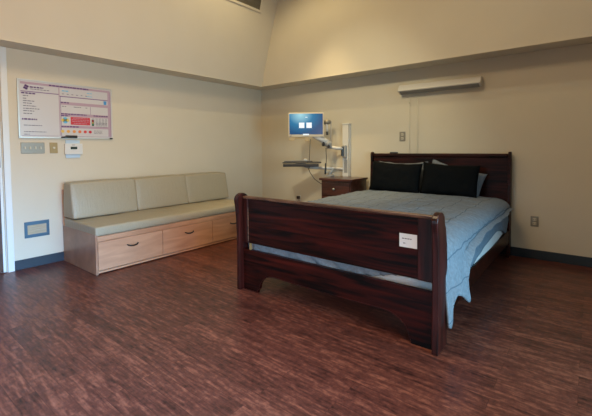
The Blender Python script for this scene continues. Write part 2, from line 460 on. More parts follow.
tube(pen, [(.032, a[0]+.05, a[1]+.012), (.032, a[0]+.165, a[1]+.012)], .016)
tag(link('marker_pen', pen, 'plastic_d', origin=(.03, a[0]+.08, a[1]), smooth=False), 'black marker pen clipped along the lower frame of the whiteboard', 'marker')
bm = nb(); a = W(.955, .995); box(bm, (.018, a[0], a[1]-.004), (.026, a[0]+.036, a[1]+.014)); link('clip', bm, 'plastic_d', wb, bevel=.002)

# ------------------------------------------------------------------ switches, thermostat, night light (left wall)
sp = thing('light_switch', 'wide four-gang steel switch plate below the left corner of the whiteboard', 'switch', (0, -3.56, 1.24))
bm = nb(); box(bm, (0, -3.672, 1.242), (.007, -3.452, 1.362)); link('plate', bm, 'steel', sp, bevel=.003)
for k in range(4):
    yc = -3.635+.048*k; bm = nb(); box(bm, (.007, yc-.006, 1.288), (.017, yc+.006, 1.316)); link('toggle', bm, 'ivory', sp, bevel=.002)
sp = thing('light_switch', 'small single brass switch plate between the steel plate and the thermostat', 'switch', (0, -3.365, 1.245))
bm = nb(); box(bm, (0, -3.403, 1.242), (.007, -3.325, 1.362)); link('plate', bm, 'brass', sp, bevel=.003)
bm = nb(); tube(bm, [(.007, -3.364, 1.303), (.02, -3.364, 1.303)], .012); link('knob', bm, 'ivory', sp, smooth=False)
th = thing('thermostat', 'white thermostat with a small dark display held by pale blue tape', 'thermostat', (0, -3.165, 1.24))
bm = nb(); box(bm, (0, -3.26, 1.225), (.028, -3.07, 1.352)); link('housing', bm, 'plastic_w', th, bevel=.006)
bm = nb(); box(bm, (.028, -3.20, 1.285), (.030, -3.13, 1.315)); link('display', bm, 'glassd', th)
bm = nb(); box(bm, (.028, -3.185, 1.332), (.0295, -3.155, 1.338)); link('small_text', bm, 'ink', th)
bm = nb(); box(bm, (0, -3.245, 1.352), (.012, -3.095, 1.392)); link('tape_strip', bm, 'tape', th)
bm = nb(); box(bm, (0, -3.245, 1.185), (.012, -3.095, 1.225)); link('tape_strip', bm, 'tape', th)

nl = thing('wall_night_light', 'low recessed night light with a slate blue steel frame beside the door casing', 'light', (0, -3.55, .33))
bm = nb()
box(bm, (0, -3.668, .325), (.008, -3.435, .36)); box(bm, (0, -3.668, .462), (.008, -3.435, .50))
box(bm, (0, -3.668, .36), (.008, -3.640, .462)); box(bm, (0, -3.463, .36), (.008, -3.435, .462))
link('frame', bm, 'slate', nl, bevel=.002)
bm = nb(); box(bm, (0, -3.640, .36), (.004, -3.463, .462)); gl = link('lens', bm, 'dirt', nl)
bm = nb()
for k in range(3): tube(bm, [(.004, -3.635, .385+.027*k), (.006, -3.55, .388+.027*k), (.004, -3.468, .385+.027*k)], .003, 6)
link('louvre', bm, 'dirt', nl)

# ------------------------------------------------------------------ bench with three drawers
BX, BY0, BY1, BH = .859, -3.303, -1.09, .408
bench = thing('window_bench', 'long maple laminate storage bench with three drawers along the left wall', 'bench', (.43, (BY0+BY1)/2, 0))
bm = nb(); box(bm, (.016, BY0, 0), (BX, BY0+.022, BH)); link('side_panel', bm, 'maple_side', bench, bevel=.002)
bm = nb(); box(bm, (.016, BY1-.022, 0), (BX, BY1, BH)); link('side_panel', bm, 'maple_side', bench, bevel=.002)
bm = nb(); box(bm, (.016, BY0+.022, .362), (BX, BY1-.022, .390)); link('top_panel', bm, 'maple', bench, bevel=.002)
bm = nb(); box(bm, (BX-.03, BY0+.022, .339), (BX-.002, BY1-.022, .362)); link('front_rail', bm, 'maple', bench, bevel=.001)
bm = nb(); box(bm, (.016, BY0, .408), (.036, BY1, .825)); link('back_panel', bm, 'maple', bench, bevel=.002)
bm = nb(); box(bm, (.06, BY0+.022, 0), (BX-.05, BY1-.022, .028)); link('plinth', bm, 'black', bench)
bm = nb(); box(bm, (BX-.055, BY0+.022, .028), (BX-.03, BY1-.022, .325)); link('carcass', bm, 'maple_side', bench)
bm = nb(); box(bm, (BX-.03, BY0+.022, .012), (BX-.004, BY1-.022, .032)); link('bottom_rail', bm, 'maple', bench)
dw = (BY1-BY0-.044)/3
for k in range(3):
    a = BY0+.022+dw*k+.003; b = a+dw-.006
    bm = nb(); box(bm, (BX-.028, a, .040), (BX+.001, b, .334)); dr = link('drawer', bm, 'maple', bench, bevel=.003)
    c = (a+b)/2; bm = nb()
    tube(bm, [(BX, c-.058, .250), (BX+.016, c-.055, .247), (BX+.025, c-.034, .238), (BX+.028, c, .234), (BX+.025, c+.034, .238), (BX+.016, c+.055, .247), (BX, c+.058, .250)],
         [.006, .007, .008, .009, .008, .007, .006], 8)
    link('handle', bm, 'black', dr, smooth=True)['label'] = 'curved black pull'

def soft(bm, corners, cuts, disp):
    """hexahedron from 8 corners (box order), subdivided and pushed about by disp(co, normal-ish uvw)"""
    nx, ny, nz = cuts
    P = [Vector(c) for c in corners]
    def at(u, v, w):
        a = P[0]*(1-u)*(1-v) + P[1]*u*(1-v) + P[2]*u*v + P[3]*(1-u)*v
        b = P[4]*(1-u)*(1-v) + P[5]*u*(1-v) + P[6]*u*v + P[7]*(1-u)*v
        return a*(1-w) + b*w
    idx = {}
    def V(i, j, k):
        if (i, j, k) not in idx:
            u, v, w = i/nx, j/ny, k/nz
            idx[(i, j, k)] = bm.verts.new(at(u, v, w) + disp(u, v, w))
        return idx[(i, j, k)]
    for i in range(nx):
        for j in range(ny):
            bm.faces.new((V(i,j,0), V(i,j+1,0), V(i+1,j+1,0), V(i+1,j,0))); bm.faces.new((V(i,j,nz), V(i+1,j,nz), V(i+1,j+1,nz), V(i,j+1,nz)))
    for i in range(nx):
        for k in range(nz):
            bm.faces.new((V(i,0,k), V(i+1,0,k), V(i+1,0,k+1), V(i,0,k+1))); bm.faces.new((V(i,ny,k), V(i,ny,k+1), V(i+1,ny,k+1), V(i+1,ny,k)))
    for j in range(ny):
        for k in range(nz):
            bm.faces.new((V(0,j,k), V(0,j,k+1), V(0,j+1,k+1), V(0,j+1,k))); bm.faces.new((V(nx,j,k), V(nx,j+1,k), V(nx,j+1,k+1), V(nx,j,k+1)))

def bulge(u): return 1-abs(2*u-1)**2.5
# long seat cushion
def sd(u, v, w):
    b = bulge(u)*bulge(v)
    n = noise.noise(Vector((u*5, v*14, w)))*.006 if w > .5 else 0
    fr = (.010*bulge(v)*bulge(w) + .004*noise.noise(Vector((v*45, w*2, 3)))) if u == 1 else 0
    return Vector((fr, 0, (.010*b + n*bulge(u)) if w == 1 else 0))
bm = nb()
soft(bm, [(.04, BY0+.005, .392), (BX-.004, BY0+.005, .392), (BX-.004, BY1-.005, .392), (.04, BY1-.005, .392),
          (.04, BY0+.005, .506), (BX-.008, BY0+.005, .486), (BX-.008, BY1-.005, .486), (.04, BY1-.005, .506)], (14, 60, 3), sd)
sc = tag(link('seat_cushion', bm, 'vinyl', bevel=.014, seg=3, smooth=True, origin=(.45, (BY0+BY1)/2, .392)), 'long flat sage vinyl seat cushion lying on the maple bench', 'cushion')
# three leaning back cushions
cl = .740
def cushion_bm(y0, y1):
    bm = nb()
    def cd(u, v, w):
        f = bulge(v)*bulge(w)
        return Vector((.018*f if u == 1 else 0, .004*bulge(w)*(1 if v == 1 else -1 if v == 0 else 0), .006*bulge(v) if w == 1 else 0))
    soft(bm, [(.042, y0, .512), (.335, y0, .512), (.335, y1, .512), (.042, y1, .512),
              (.085, y0, .912), (.262, y0, .905), (.262, y1, .905), (.085, y1, .912)], (4, 12, 10), cd)
    return bm
labs = ['sage vinyl back cushion at the door end of the bench', 'sage vinyl back cushion in the middle of the bench, above the centre drawer', 'sage vinyl back cushion at the far end of the bench towards the room corner']
c0 = link('back_cushion', cushion_bm(BY0-.002, BY0+cl-.004), 'vinyl', bevel=.018, seg=3, smooth=True, origin=(.19, BY0+cl/2, .512))
tag(c0, labs[0], 'cushion', 'back cushions along the bench')
for k in (1, 2):
    c = c0.copy(); COL.objects.link(c); c.location = (.19, BY0+cl/2+cl*k, .512); tag(c, labs[k], 'cushion', 'back cushions along the bench')

# ------------------------------------------------------------------ the bed
X0, X1 = 2.27, 4.06
bed = thing('sleigh_bed', 'dark mahogany double sleigh bed frame with tall footboard and headboard', 'bed', ((X0+X1)/2, -1.35, 0))
def rail_poly(z_lo_fn): pass
# footboard: upper panel with side stiles; the lower board has a cut-out arch
bm = nb(); box(bm, (X0+.04, -2.628, .430), (X1-.04, -2.600, .828)); fb = link('footboard', bm, 'mahog', bed, bevel=.002)
arch = [(2.300, 0), (2.482, 0), (2.486, .022), (2.498, .028)]
for k in range(0, 9):
    a = PI - (PI/2)*k/8; arch.append((2.690+.180*math.cos(a), .045+.130*math.sin(a)))
arch += [(2.95, .171), (3.18, .168), (3.42, .171)]
for k in range(0, 9):
    a = PI/2*(1-k/8); arch.append((3.685+.180*math.cos(a), .045+.130*math.sin(a)))
arch += [(3.868, .028), (3.880, .022), (3.884, 0), (4.022, 0), (4.022, .368), (2.300, .368)]
bm = nb(); prism(bm, arch, 1, -2.630, -2.602); link('lower_board', bm, 'mahog', fb)
bm = nb(); prism(bm, arch[3:-4][1:-1] if False else [(p[0], p[1]) for p in arch[:-4]] + [(x, z+.006) for x, z in reversed(arch[:-4])], 1, -2.634, -2.630)
link('arch_edge', bm, 'mahog_z', fb)
for (xa, xb) in ((X0+.04, X0+.105), (X1-.135, X1-.04)):
    bm = nb(); box(bm, (xa, -2.6345, .430), (xb, -2.600, .828)); link('stile', bm, 'mahog_z', fb, bevel=.003)
bm = nb(); box(bm, (X0+.04, -2.636, .826), (X1-.04, -2.592, .850)); link('cap_rail', bm, 'mahog_edge', fb, bevel=.008, seg=3)['label'] = 'worn brown top edge'
bm = nb(); box(bm, (X0+.104, -2.637, .445), (X0+.111, -2.628, .748)); link('bead_strip', bm, 'mahog_edge', fb, bevel=.002)
for xx in (X0+.12,):
    bm = nb(); box(bm, (xx-.01, -2.624, .366), (xx+.005, -2.604, .432)); link('slat_pin', bm, 'brass' if xx < 3 else 'mahog_z', fb)
# side profile of a footboard post
def post_pts():
    fr = [(-2.680, 0), (-2.680, .10), (-2.677, .30), (-2.677, .50), (-2.683, .65), (-2.694, .76), (-2.702, .80)]
    top = [(-2.632+.072*math.cos(a), .818+.058*math.sin(a)) for a in [PI - PI*k/12 for k in range(0, 13)]]
    bk = [(-2.558, .80), (-2.535, .76), (-2.508, .65), (-2.500, .50), (-2.505, .30), (-2.500, .10), (-2.500, 0)]
    return fr + top + bk
for (xa, xb) in ((X0, X0+.042), (X1-.030, X1+.010)):
    bm = nb(); prism(bm, post_pts(), 0, xa, xb); link('post', bm, 'mahog_z', fb, bevel=.006, seg=3)
    bm = nb(); box(bm, (xa+.002, -2.676, -.0), (xb-.002, -2.504, .006))
    bm.free()
# headboard
bm = nb(); box(bm, (X0+.04, -.080, .34), (X1-.036, -.050, 1.170)); hb = link('headboard', bm, 'mahog_h', bed, bevel=.002)
bm = nb(); box(bm, (X0+.04, -.094, 1.150), (X1-.04, -.040, 1.198)); link('cap_rail', bm, 'mahog_h', hb, bevel=.014, seg=4)
def hpost():
    fr = [(-.150, 0), (-.150, .30), (-.135, .60), (-.112, .9), (-.105, 1.12)]
    top = [(-.068+.040*math.cos(a), 1.18+.04*math.sin(a)) for a in [PI - PI*k/10 for k in range(11)]]
    bk = [(-.030, 1.12), (-.026, .9), (-.022, .5), (-.022, 0)]
    return fr + top + bk
for (xa, xb) in ((X0+.004, X0+.036), (X1-.036, X1-.004)):
    bm = nb(); prism(bm, hpost(), 0, xa, xb); link('post', bm, 'mahog_h', hb, bevel=.006, seg=3)
for (xa, xb) in ((X0+.008, X0+.034), (X1-.034, X1-.008)):
    bm = nb(); box(bm, (xa, -2.505, .165), (xb, -.15, .315)); link('side_rail', bm, 'mahog', bed, bevel=.003)
for zz in (.20, .27):
    bm = nb(); tube(bm, [(X1-.02, -.135, zz), (X1-.02, -.162, zz)], .007, 8); box(bm, (X1-.03, -.172, zz-.006), (X1-.006, -.160, zz+.006)); link('rail_bracket', bm, 'brass', bed)

# mattress and box spring
def md(u, v, w): return Vector((0, 0, .01*bulge(u)*bulge(v) if w == 1 else 0))
bm = nb(); soft(bm, [(X0+.05, -2.53, .19), (X1-.05, -2.53, .19), (X1-.05, -.155, .19), (X0+.05, -.155, .19),
                     (X0+.05, -2.53, .40), (X1-.05, -2.53, .40), (X1-.05, -.155, .40), (X0+.05, -.155, .40)], (4, 6, 3), lambda u, v, w: Vector((0, 0, 0)))
tag(link('box_spring', bm, 'sheet', bevel=.02, seg=3, smooth=True, origin=(3.165, -1.36, .19)), 'white covered box spring inside the mahogany bed frame', 'box spring')
bm = nb(); soft(bm, [(X0+.06, -2.545, .402), (X1-.06, -2.545, .402), (X1-.06, -.16, .402), (X0+.06, -.16, .402),
                     (X0+.06, -2.545, .630), (X1-.06, -2.545, .630), (X1-.06, -.16, .630), (X0+.06, -.16, .630)], (8, 8, 3), md)
tag(link('mattress', bm, 'mattress', bevel=.04, seg=4, smooth=True, origin=(3.165, -1.36, .402)), 'thick mattress on the box spring under the blue grey bedding', 'mattress')

# draped cloth: cross-section path over the mattress, different hem per station along y
def interp(tab, y):
    if y <= tab[0][0]: return tab[0][1]
    for (a, b), (c, d) in zip(tab, tab[1:]):
        if y <= c:
            t = (y-a)/(c-a); return b + (d-b)*t
    return tab[-1][1]
def drape(name, mat, ys, ztop, hemR, outR, thick, label, cat, seed, rip=.012, wr=.006, hemL=.45, edge=.10, xR=X1-.035, foot=None, footband=0):
    bm = nb(); uvl = bm.loops.layers.uv.new('UVMap')
    NX, NE, ND = 110, 9, 16
    grid = []
    for jy, y in enumerate(ys):
        zt = interp(ztop, y); hz = interp(hemR, y); ox = interp(outR, y); row = []; s = 0; prev = None
        pts = []
        # left drop
        for k in range(6):
            pts.append((X0+.052, hemL + (zt-.03-hemL)*k/5, 'l', k/5))
        for k in range(NX+1):
            x = X0+.07 + (xR-edge-X0-.07)*k/NX
            z = zt + .012*math.sin(PI*k/NX)
            pts.append((x, z, 't', k/NX))
        rr = min(edge, (zt-hz)*.8)
        for k in range(1, NE+1):
            a = PI/2*k/NE
            pts.append((xR-edge + (edge+ox*.4)*math.sin(a), zt - rr*(1-math.cos(a)), 'e', k/NE))
        zb = zt-rr
        for k in range(1, ND+1):
            t = k/ND
            pts.append((xR+ox*(.4+.6*t), zb + (hz-zb)*t, 'd', t))
        for (x, z, kind, t) in pts:
            n1 = noise.noise(Vector((x*3.5, y*5, seed)))
            n2 = noise.noise(Vector((x*9, y*16, seed+5)))
            n3 = noise.noise(Vector((y*4.5+z*2, seed+9, z*1.2)))
            if kind == 't': z += wr*(n1*1.6+n2); yy = y
            elif kind == 'e':
                z += wr*(n1*1.6+n2)*(1-t); x += rip*n3*t
            elif kind == 'd': x += rip*n3*(1+1.4*t) + .003*n2*min(1., rip*60)
            if prev: s += math.hypot(x-prev[0], z-prev[1])
            prev = (x, z)
            row.append((bm.verts.new((x, y, z)), s))
        grid.append(row)
    for j in range(len(grid)-1):
        for i in range(len(grid[0])-1):
            q = ((j, i), (j, i+1), (j+1, i+1), (j+1, i))
            f = bm.faces.new([grid[a][b][0] for a, b in q])
            for lp, (a, b) in zip(f.loops, q): lp[uvl].uv = (grid[a][b][1], ys[a])
    if foot is not None:   # drop over the foot end of the mattress
        first = grid[0]; last = first; NF = 14
        a0 = 5
        rows = [first]
        for k in range(1, NF+1):
            t = k/NF; r2 = []
            for i, (v, s) in enumerate(first):
                co = v.co; z_hem = interp(foot, co.x)
                f = max(0., (co.z-z_hem))
                nz = co.z - (co.z-z_hem)*t if co.z > z_hem else co.z
                ny = co.y - .024*math.sin(min(1, t*4)*PI/2) + .030*noise.noise(Vector((co.x*9+nz*16, nz*3, seed+2)))*min(1, t*3) + .024*noise.noise(Vector((co.x*24+nz*34, nz*5, seed+7)))*min(1, t*3)
                if i > len(first)-ND-3: ny = co.y; nz = co.z
                r2.append((bm.verts.new((co.x, ny, nz)), s))
            rows.append(r2)
        for j in range(len(rows)-1):
            for i in range(a0, len(first)-ND-3):
                q = ((j, i), (j+1, i), (j+1, i+1), (j, i+1))
                f = bm.faces.new([rows[a][b][0] for a, b in q])
                for lp, (a, b) in zip(f.loops, q): lp[uvl].uv = (.04, .2)
    loose = [v for v in bm.verts if not v.link_faces]
    bmesh.ops.delete(bm, geom=loose, context='VERTS')
    o = link(name, bm, mat, smooth=True, origin=(3.165, -1.36, .60))
    md_ = o.modifiers.new('thick', 'SOLIDIFY'); md_.thickness = thick; md_.offset = 1
    tag(o, label, cat)
    return o

def frange(a, b, n): return [a+(b-a)*k/(n-1) for k in range(n)]
# white sheet, then the blanket, then the comforter
drape('flat_sheet', 'sheet', frange(-2.47, -.17, 110), [(-2.5, .640), (-.17, .640)],
      [(-2.47, .43), (-1.9, .42), (-1.78, .40), (-1.68, .31), (-1.5, .29), (-.9, .30), (-.55, .33), (-.17, .36)], [(-2.47, .022), (-.17, .022)],
      .003, 'white sheet hanging just above the right side rail of the bed', 'sheet', 11, rip=.002, wr=.001, edge=.05, hemL=.5, xR=X1-.043)
drape('blanket', 'blanket', frange(-2.46, -.19, 130), [(-2.5, .650), (-.17, .652)],
      [(-2.46, .31), (-2.15, .345), (-1.9, .35), (-1.72, .385), (-1.5, .40), (-1.2, .43), (-.9, .445), (-.6, .40), (-.45, .34), (-.35, .33), (-.28, .40), (-.19, .45)],
      [(-2.46, .045), (-.6, .04), (-.19, .03)], .006, 'darker slate blue blanket showing below the comforter edge', 'blanket', 23, rip=.004, wr=.001, edge=.06, hemL=.48, xR=X1-.040)
ztC = [(-2.55, .664), (-2.3, .668), (-1.5, .678), (-.6, .685), (-.2, .675)]
hemC = [(-2.545, .13), (-2.50, .11), (-2.462, .14), (-2.440, .25), (-2.41, .30), (-2.37, .29), (-2.32, .25), (-2.27, .215), (-2.247, .23), (-2.225, .38), (-2.15, .46), (-2.0, .52), (-1.6, .555), (-1.2, .555), (-.85, .545), (-.65, .535), (-.45, .555), (-.22, .56)]
outC = [(-2.545, .045), (-2.45, .055), (-2.35, .085), (-2.25, .10), (-2.1, .085), (-1.6, .075), (-.8, .075), (-.22, .050)]
comf = drape('comforter', 'comf', frange(-2.535, -.20, 260), ztC, hemC, outC, .016,
      'blue grey seersucker comforter with pin-tuck lines spread over the bed', 'comforter', 37, rip=.011, wr=.008, edge=.14, hemL=.50, xR=X1-.03, foot=[(2.2, .33), (3.35, .335), (3.6, .37), (3.78, .415), (4.1, .42)])

# pillows
def pillow(name, mat, c, w, h, d, tilt, yaw, label, group, seed, roll=0., sag=0., droop=0.):
    bm = nb(); n = 26; m_ = 18
    g = {}
    for s in (1, -1):
        for i in range(n+1):
            for j in range(m_+1):
                edge_ = i in (0, n) or j in (0, m_)
                if s == -1 and edge_: g[(s, i, j)] = g[(1, i, j)]; continue
                u, v = 2*i/n-1, 2*j/m_-1
                # sides pull inward between pointed corners
                x = u*w/2*(1-.045*(1-v*v)*abs(u)); z = v*h/2*(1-.06*(1-u*u)*abs(v))
                t = (max(0, 1-u**4)*max(0, 1-v**4))**.55
                y = -s*d/2*t*(1+.15*noise.noise(Vector((u*2, v*2, seed)))) + (.008*noise.noise(Vector((u*6, v*6, seed+3*s))))*t
                z += -sag*(1-u*u)*.5*(v+1) + .008*noise.noise(Vector((u*3, seed, v)))
                if u > .5: z -= droop*(u-.5)*2*(.5+.5*v)**2*(1-.3*abs(u)); x -= droop*.6*(u-.5)*2*(.5+.5*v)**2
                g[(s, i, j)] = bm.verts.new((x, y, z))
        for i in range(n):
            for j in range(m_):
                bm.faces.new((g[(s, i, j)], g[(s, i+1, j)], g[(s, i+1, j+1)], g[(s, i, j+1)]))
    for v in bm.verts: v.co.z += h/2
    o = link(name, bm, mat, smooth=True)
    o.location = c; o.rotation_euler = (tilt, roll, yaw)
    tag(o, label, 'pillow', group); return o
G = 'pillows against the headboard'
pillow('pillow', 'ppale', (2.78, -.215, .690), .70, .41, .10, -.12, 0, 'pale grey pillow mostly hidden behind the left black pillow', G, 3, roll=.0, sag=.02)
pillow('pillow', 'ppale', (3.42, -.215, .725), .66, .335, .11, -.12, 0, 'pale grey pillow sticking out beside and above the right black pillow', G, 8, roll=.27, sag=.02)
pillow('pillow', 'pblack', (2.745, -.385, .690), .70, .41, .13, -.20, 0, 'black pillow on the left, next to the nightstand side of the bed', G, 14, sag=.015, roll=.045)
pillow('pillow', 'pblack', (3.435, -.395, .690), .66, .40, .13, -.20, .03, 'black pillow on the right, nearer the wall outlet side of the bed', G, 21, sag=.01, roll=.05)

# card on the footboard
sg = thing('notice_card', 'small white printed card stuck on the upper right of the footboard', 'sign', (3.862, -2.6375, .627))
bm = nb(); box(bm, (3.803, -2.6375, .628), (3.921, -2.6355, .717)); link('card', bm, 'paper', sg)
bm = nb(); rnd = random.Random(5)
def cw(x0, x1, z, h):
    s = x0
    while s < x1:
        w = rnd.uniform(.008, .016); box(bm, (s, -2.6380, z), (min(s+w, x1), -2.6374, z+h)); s += w+.004
cw(3.822, 3.885, .682, .006); link('printed_text', bm, 'ink', sg)
bm = nb(); cw(3.828, 3.848, .652, .005); link('printed_text', bm, 'ink', sg)

# ------------------------------------------------------------------ nightstand
ns = thing('nightstand', 'reddish mahogany nightstand between the bed and the wall channel', 'nightstand', (1.945, -.29, 0))
NX0, NX1, NY = 1.685, 2.20, -.535
bm = nb(); box(bm, (NX0+.012, NY+.02, .10), (NX1-.012, -.066, .815)); link('body', bm, 'night', ns, bevel=.003)
bm = nb(); box(bm, (NX0-.012, NY-.012, .815), (NX1+.012, -.064, .845)); link('top', bm, 'night', ns, bevel=.006, seg=3)
for k, (za, zb) in enumerate(((.60, .785), (.36, .58), (.13, .34))):
    bm = nb(); box(bm, (NX0+.03, NY+.006, za), (NX1-.03, NY+.022, zb)); dr = link('drawer', bm, 'night', ns, bevel=.004)
    bm = nb(); tube(bm, [(1.93, NY+.006, (za+zb)/2+.005), (1.93, NY-.012, (za+zb)/2+.005)], .007, 8); ball(bm, (1.93, NY-.018, (za+zb)/2+.005), .019); link('knob', bm, 'steel', dr, smooth=True)
for xa in (NX0+.012, NX1-.062):
    for ya in (NY+.02, -.118):
        bm = nb(); box(bm, (xa, ya, 0), (xa+.05, ya+.05, .10)); link('leg', bm, 'night', ns, bevel=.003)

# ------------------------------------------------------------------ wall channel, arms, monitor, keyboard tray
ch = thing('wall_mount', 'tall white wall-mounted channel with a jointed silver arm above the nightstand', 'wall mount', (1.83, 0, .45))
bm = nb(); box(bm, (1.770, -.055, .45), (1.890, 0, 1.642)); link('channel', bm, 'plastic_w', ch, bevel=.004)
bm = nb(); box(bm, (1.764, -.060, 1.635), (1.896, 0, 1.655)); link('end_cap', bm, 'plastic_w', ch, bevel=.004)
bm = nb(); box(bm, (1.800, -.058, .90), (1.860, -.0545, 1.10)); link('cover_plate', bm, 'plastic_g', ch, bevel=.002)
bm = nb(); box(bm, (1.877, -.058, .46), (1.887, -.054, 1.635)); link('track_groove', bm, 'plastic_g', ch)
bm = nb(); box(bm, (1.792, -.100, 1.13), (1.852, -.056, 1.32)); link('bracket', bm, 'plastic_g', ch, bevel=.012, seg=3)
bm = nb(); tube(bm, [(1.80, -.10, 1.16), (1.80, -.10, 1.30)], .024, 12); link('pivot_post', bm, 'plastic_d', ch, smooth=False)
J = Vector((1.635, -.25, 1.355))
bm = nb(); tube(bm, [(1.80, -.10, 1.27), (1.74, -.15, 1.275), (1.66, -.23, 1.295)], [.026, .024, .026], 12); link('extension', bm, 'plastic_w', ch, smooth=True)
bm = nb(); tube(bm, [J+Vector((.02, 0, -.085)), J+Vector((.02, 0, .02))], .040, 16); ball(bm, J+Vector((.0, .0, -.01)), .062, (1, 1, .9)); kn = link('joint', bm, 'plastic_g', ch, smooth=True)
bm = nb(); tube(bm, [J+Vector((-.05, -.075, -.01)), J+Vector((-.035, -.055, -.01))], .038, 16); tube(bm, [J+Vector((.035, -.05, -.05)), J+Vector((.045, -.035, -.05))], .026, 14); link('joint_cap', bm, 'plastic_d', kn)
E_ = Vector((1.48, -.42, 1.47))
bm = nb(); tube(bm, [J+Vector((0, 0, .0)), (J+E_)/2+Vector((0, 0, .01)), E_], [.052, .044, .034], 12); link('spring_arm', bm, 'plastic_w', ch, smooth=True)
bm = nb(); tube(bm, [E_, E_+Vector((-.02, .0, .08)), Vector((1.43, -.455, 1.60))], .022, 10); link('tilt_head', bm, 'plastic_g', ch, smooth=True)

MY = math.radians(38)
mon = thing('monitor', 'cream-cased flat computer monitor showing a blue login screen', 'monitor', (1.425, -.52, 1.448), MY)
mw, mh = .530, .362
bm = nb(); box(bm, (-mw/2, .0, 0), (mw/2, .045, mh)); link('case', bm, 'cream_m', mon, bevel=.008, seg=3, local=True)
bm = nb(); box(bm, (-mw/2+.016, -.004, .038), (mw/2-.016, .001, mh-.016)); sc_ = link('screen', bm, 'screen', mon, local=True)
sc_s = sc_
for xc in (-.065, .045):
    bm = nb(); box(bm, (xc-.040, -.0055, .133), (xc+.040, -.004, .213)); link('login_tile', bm, 'tile', sc_, local=True)
bm = nb(); box(bm, (-.012, -.0055, .288), (.022, -.004, .297)); link('login_tile', bm, 'tile', sc_, local=True)
bm = nb(); box(bm, (-.045, -.0055, .026), (.042, -.0005, .046)); link('brand_strip', bm, 'tile', mon, local=True)
bm = nb(); box(bm, (-.25, -.003, .010), (-.218, 0, .019)); link('badge', bm, 'ink', mon, local=True)
bm = nb(); box(bm, (-.258, .01, -.055), (-.17, .04, 0)); box(bm, (-.17, .015, -.028), (.02, .04, 0)); box(bm, (-.02, .012, -.065), (.05, .04, 0)); link('lower_bracket', bm, plain('tan_bracket', (.52, .38, .20), .5), mon, local=True, bevel=.004)

hs = thing('barcode_scanner', 'silver and black handheld scanner hanging in a cup right of the monitor', 'scanner', (1.60, -.22, 1.58))
bm = nb(); tube(bm, [(1.555, -.25, 1.665), (1.60, -.22, 1.68), (1.635, -.185, 1.675)], [.028, .044, .030], 14); link('head', bm, 'steel', hs, smooth=True)
bm = nb(); tube(bm, [(1.590, -.225, 1.66), (1.594, -.22, 1.58), (1.598, -.215, 1.53)], [.026, .022, .019], 10); link('handle', bm, 'plastic_w', hs, smooth=True)
bm = nb(); tube(bm, [(1.598, -.215, 1.53), (1.60, -.215, 1.48)], [.020, .017], 10); link('grip_end', bm, 'plastic_d', hs, smooth=True)
bm = nb(); tube(bm, [(1.625, -.20, 1.68), (1.64, -.17, 1.69), (1.655, -.20, 1.50), (1.672, -.225, 1.37)], .008, 8); link('hook', bm, 'plastic_g', hs, smooth=True)

kt = thing('keyboard_tray', 'dark grey keyboard tray on a swing arm below the monitor', 'tray', (1.265, -.42, 1.05), MY-.02)
bm = nb(); box(bm, (-.295, -.12, .0), (.295, .13, .020)); link('shelf', bm, 'plastic_d', kt, bevel=.008, seg=3, local=True)
bm = nb(); box(bm, (-.285, -.135, -.05), (.255, -.085, -.008)); link('palm_rest', bm, 'plastic_d', kt, bevel=.006, seg=3, local=True)
bm = nb(); box(bm, (-.10, -.06, -.03), (.06, .08, 0)); link('swivel_plate', bm, 'plastic_g', kt, bevel=.004, local=True)
bm = nb(); tube(bm, [(0, .02, -.02), (.06, .05, -.055), (.12, .10, -.07)], .022, 10); link('swing_joint', bm, 'plastic_g', kt, smooth=True, local=True)
bm = nb(); tube(bm, [(.12, .10, -.07), (.32, .13, -.085), (.50, .10, -.09)], [.024, .024, .022], 10); link('swing_arm', bm, 'plastic_w', kt, smooth=True, local=True)
bm = nb(); tube(bm, [(.50, .10, -.09), (.58, .06, -.09), (.66, -.02, -.09)], .018, 10); link('swing_arm', bm, 'plastic_w', kt, smooth=True, local=True)
kb = thing('keyboard', 'thin black keyboard lying on the grey tray', 'keyboard', (1.265, -.42, 1.07), MY-.02)
bm = nb(); box(bm, (-.27, -.09, 0), (.16, .06, .014)); link('base', bm, 'plastic_d', kb, bevel=.004, local=True)
bm = nb()
for r_ in range(5):
    for c_ in range(22): box(bm, (-.262+c_*.0188, -.082+r_*.027, .014), (-.247+c_*.0188, -.060+r_*.027, .019))
link('keys', bm, 'plastic_g', kb, local=True)
bm = nb(); ball(bm, (0, 0, .018), .034, (.9, 1.35, .7)); 
ms = tag(link('computer_mouse', bm, 'plastic_w', smooth=True), 'white computer mouse on the keyboard tray', 'mouse'); ms.location = (1.27, -.335, 1.076)
bm = nb(); tube(bm, [(1.60, -.255, 1.28), (1.605, -.25, 1.15), (1.60, -.25, 1.0), (1.60, -.25, .93)], .005, 6)
tube(bm, [(1.59, -.25, 1.05), (1.585, -.25, .90), (1.58, -.25, .88)], [.010, .016, .012], 8)
tag(link('cable', bm, 'plastic_d', origin=(1.6, -.25, .93), smooth=True), 'black cable dropping from the arm joint towards the nightstand', 'cable')
bm = nb(); tube(bm, [(1.43, -.42, 1.42), (1.40, -.40, 1.25), (1.37, -.37, 1.08)], .004, 6)
tag(link('cable', bm, 'plastic_d', origin=(1.4, -.4, 1.1), smooth=True), 'thin cable running from the monitor down to the keyboard tray', 'cable')
pts = [(1.30, -.32, .985), (1.33, -.30, .90), (1.40, -.28, .80), (1.49, -.26, .74), (1.60, -.25, .70), (1.66, -.15, .66), (1.70, -.012, .62)]
bm = nb(); tube(bm, pts, .005, 6); tag(link('cable', bm, 'plastic_d', origin=(1.4, -.28, .8), smooth=True), 'black cable looping from under the tray behind the nightstand', 'cable')
dk = thing('scanner_dock', 'small grey charging dock on the swing arm over the nightstand edge', 'dock', (1.645, -.22, .855))
bm = nb(); box(bm, (1.60, -.25, .846), (1.70, -.17, .875)); link('base', bm, 'plastic_g', dk, bevel=.008, seg=3)
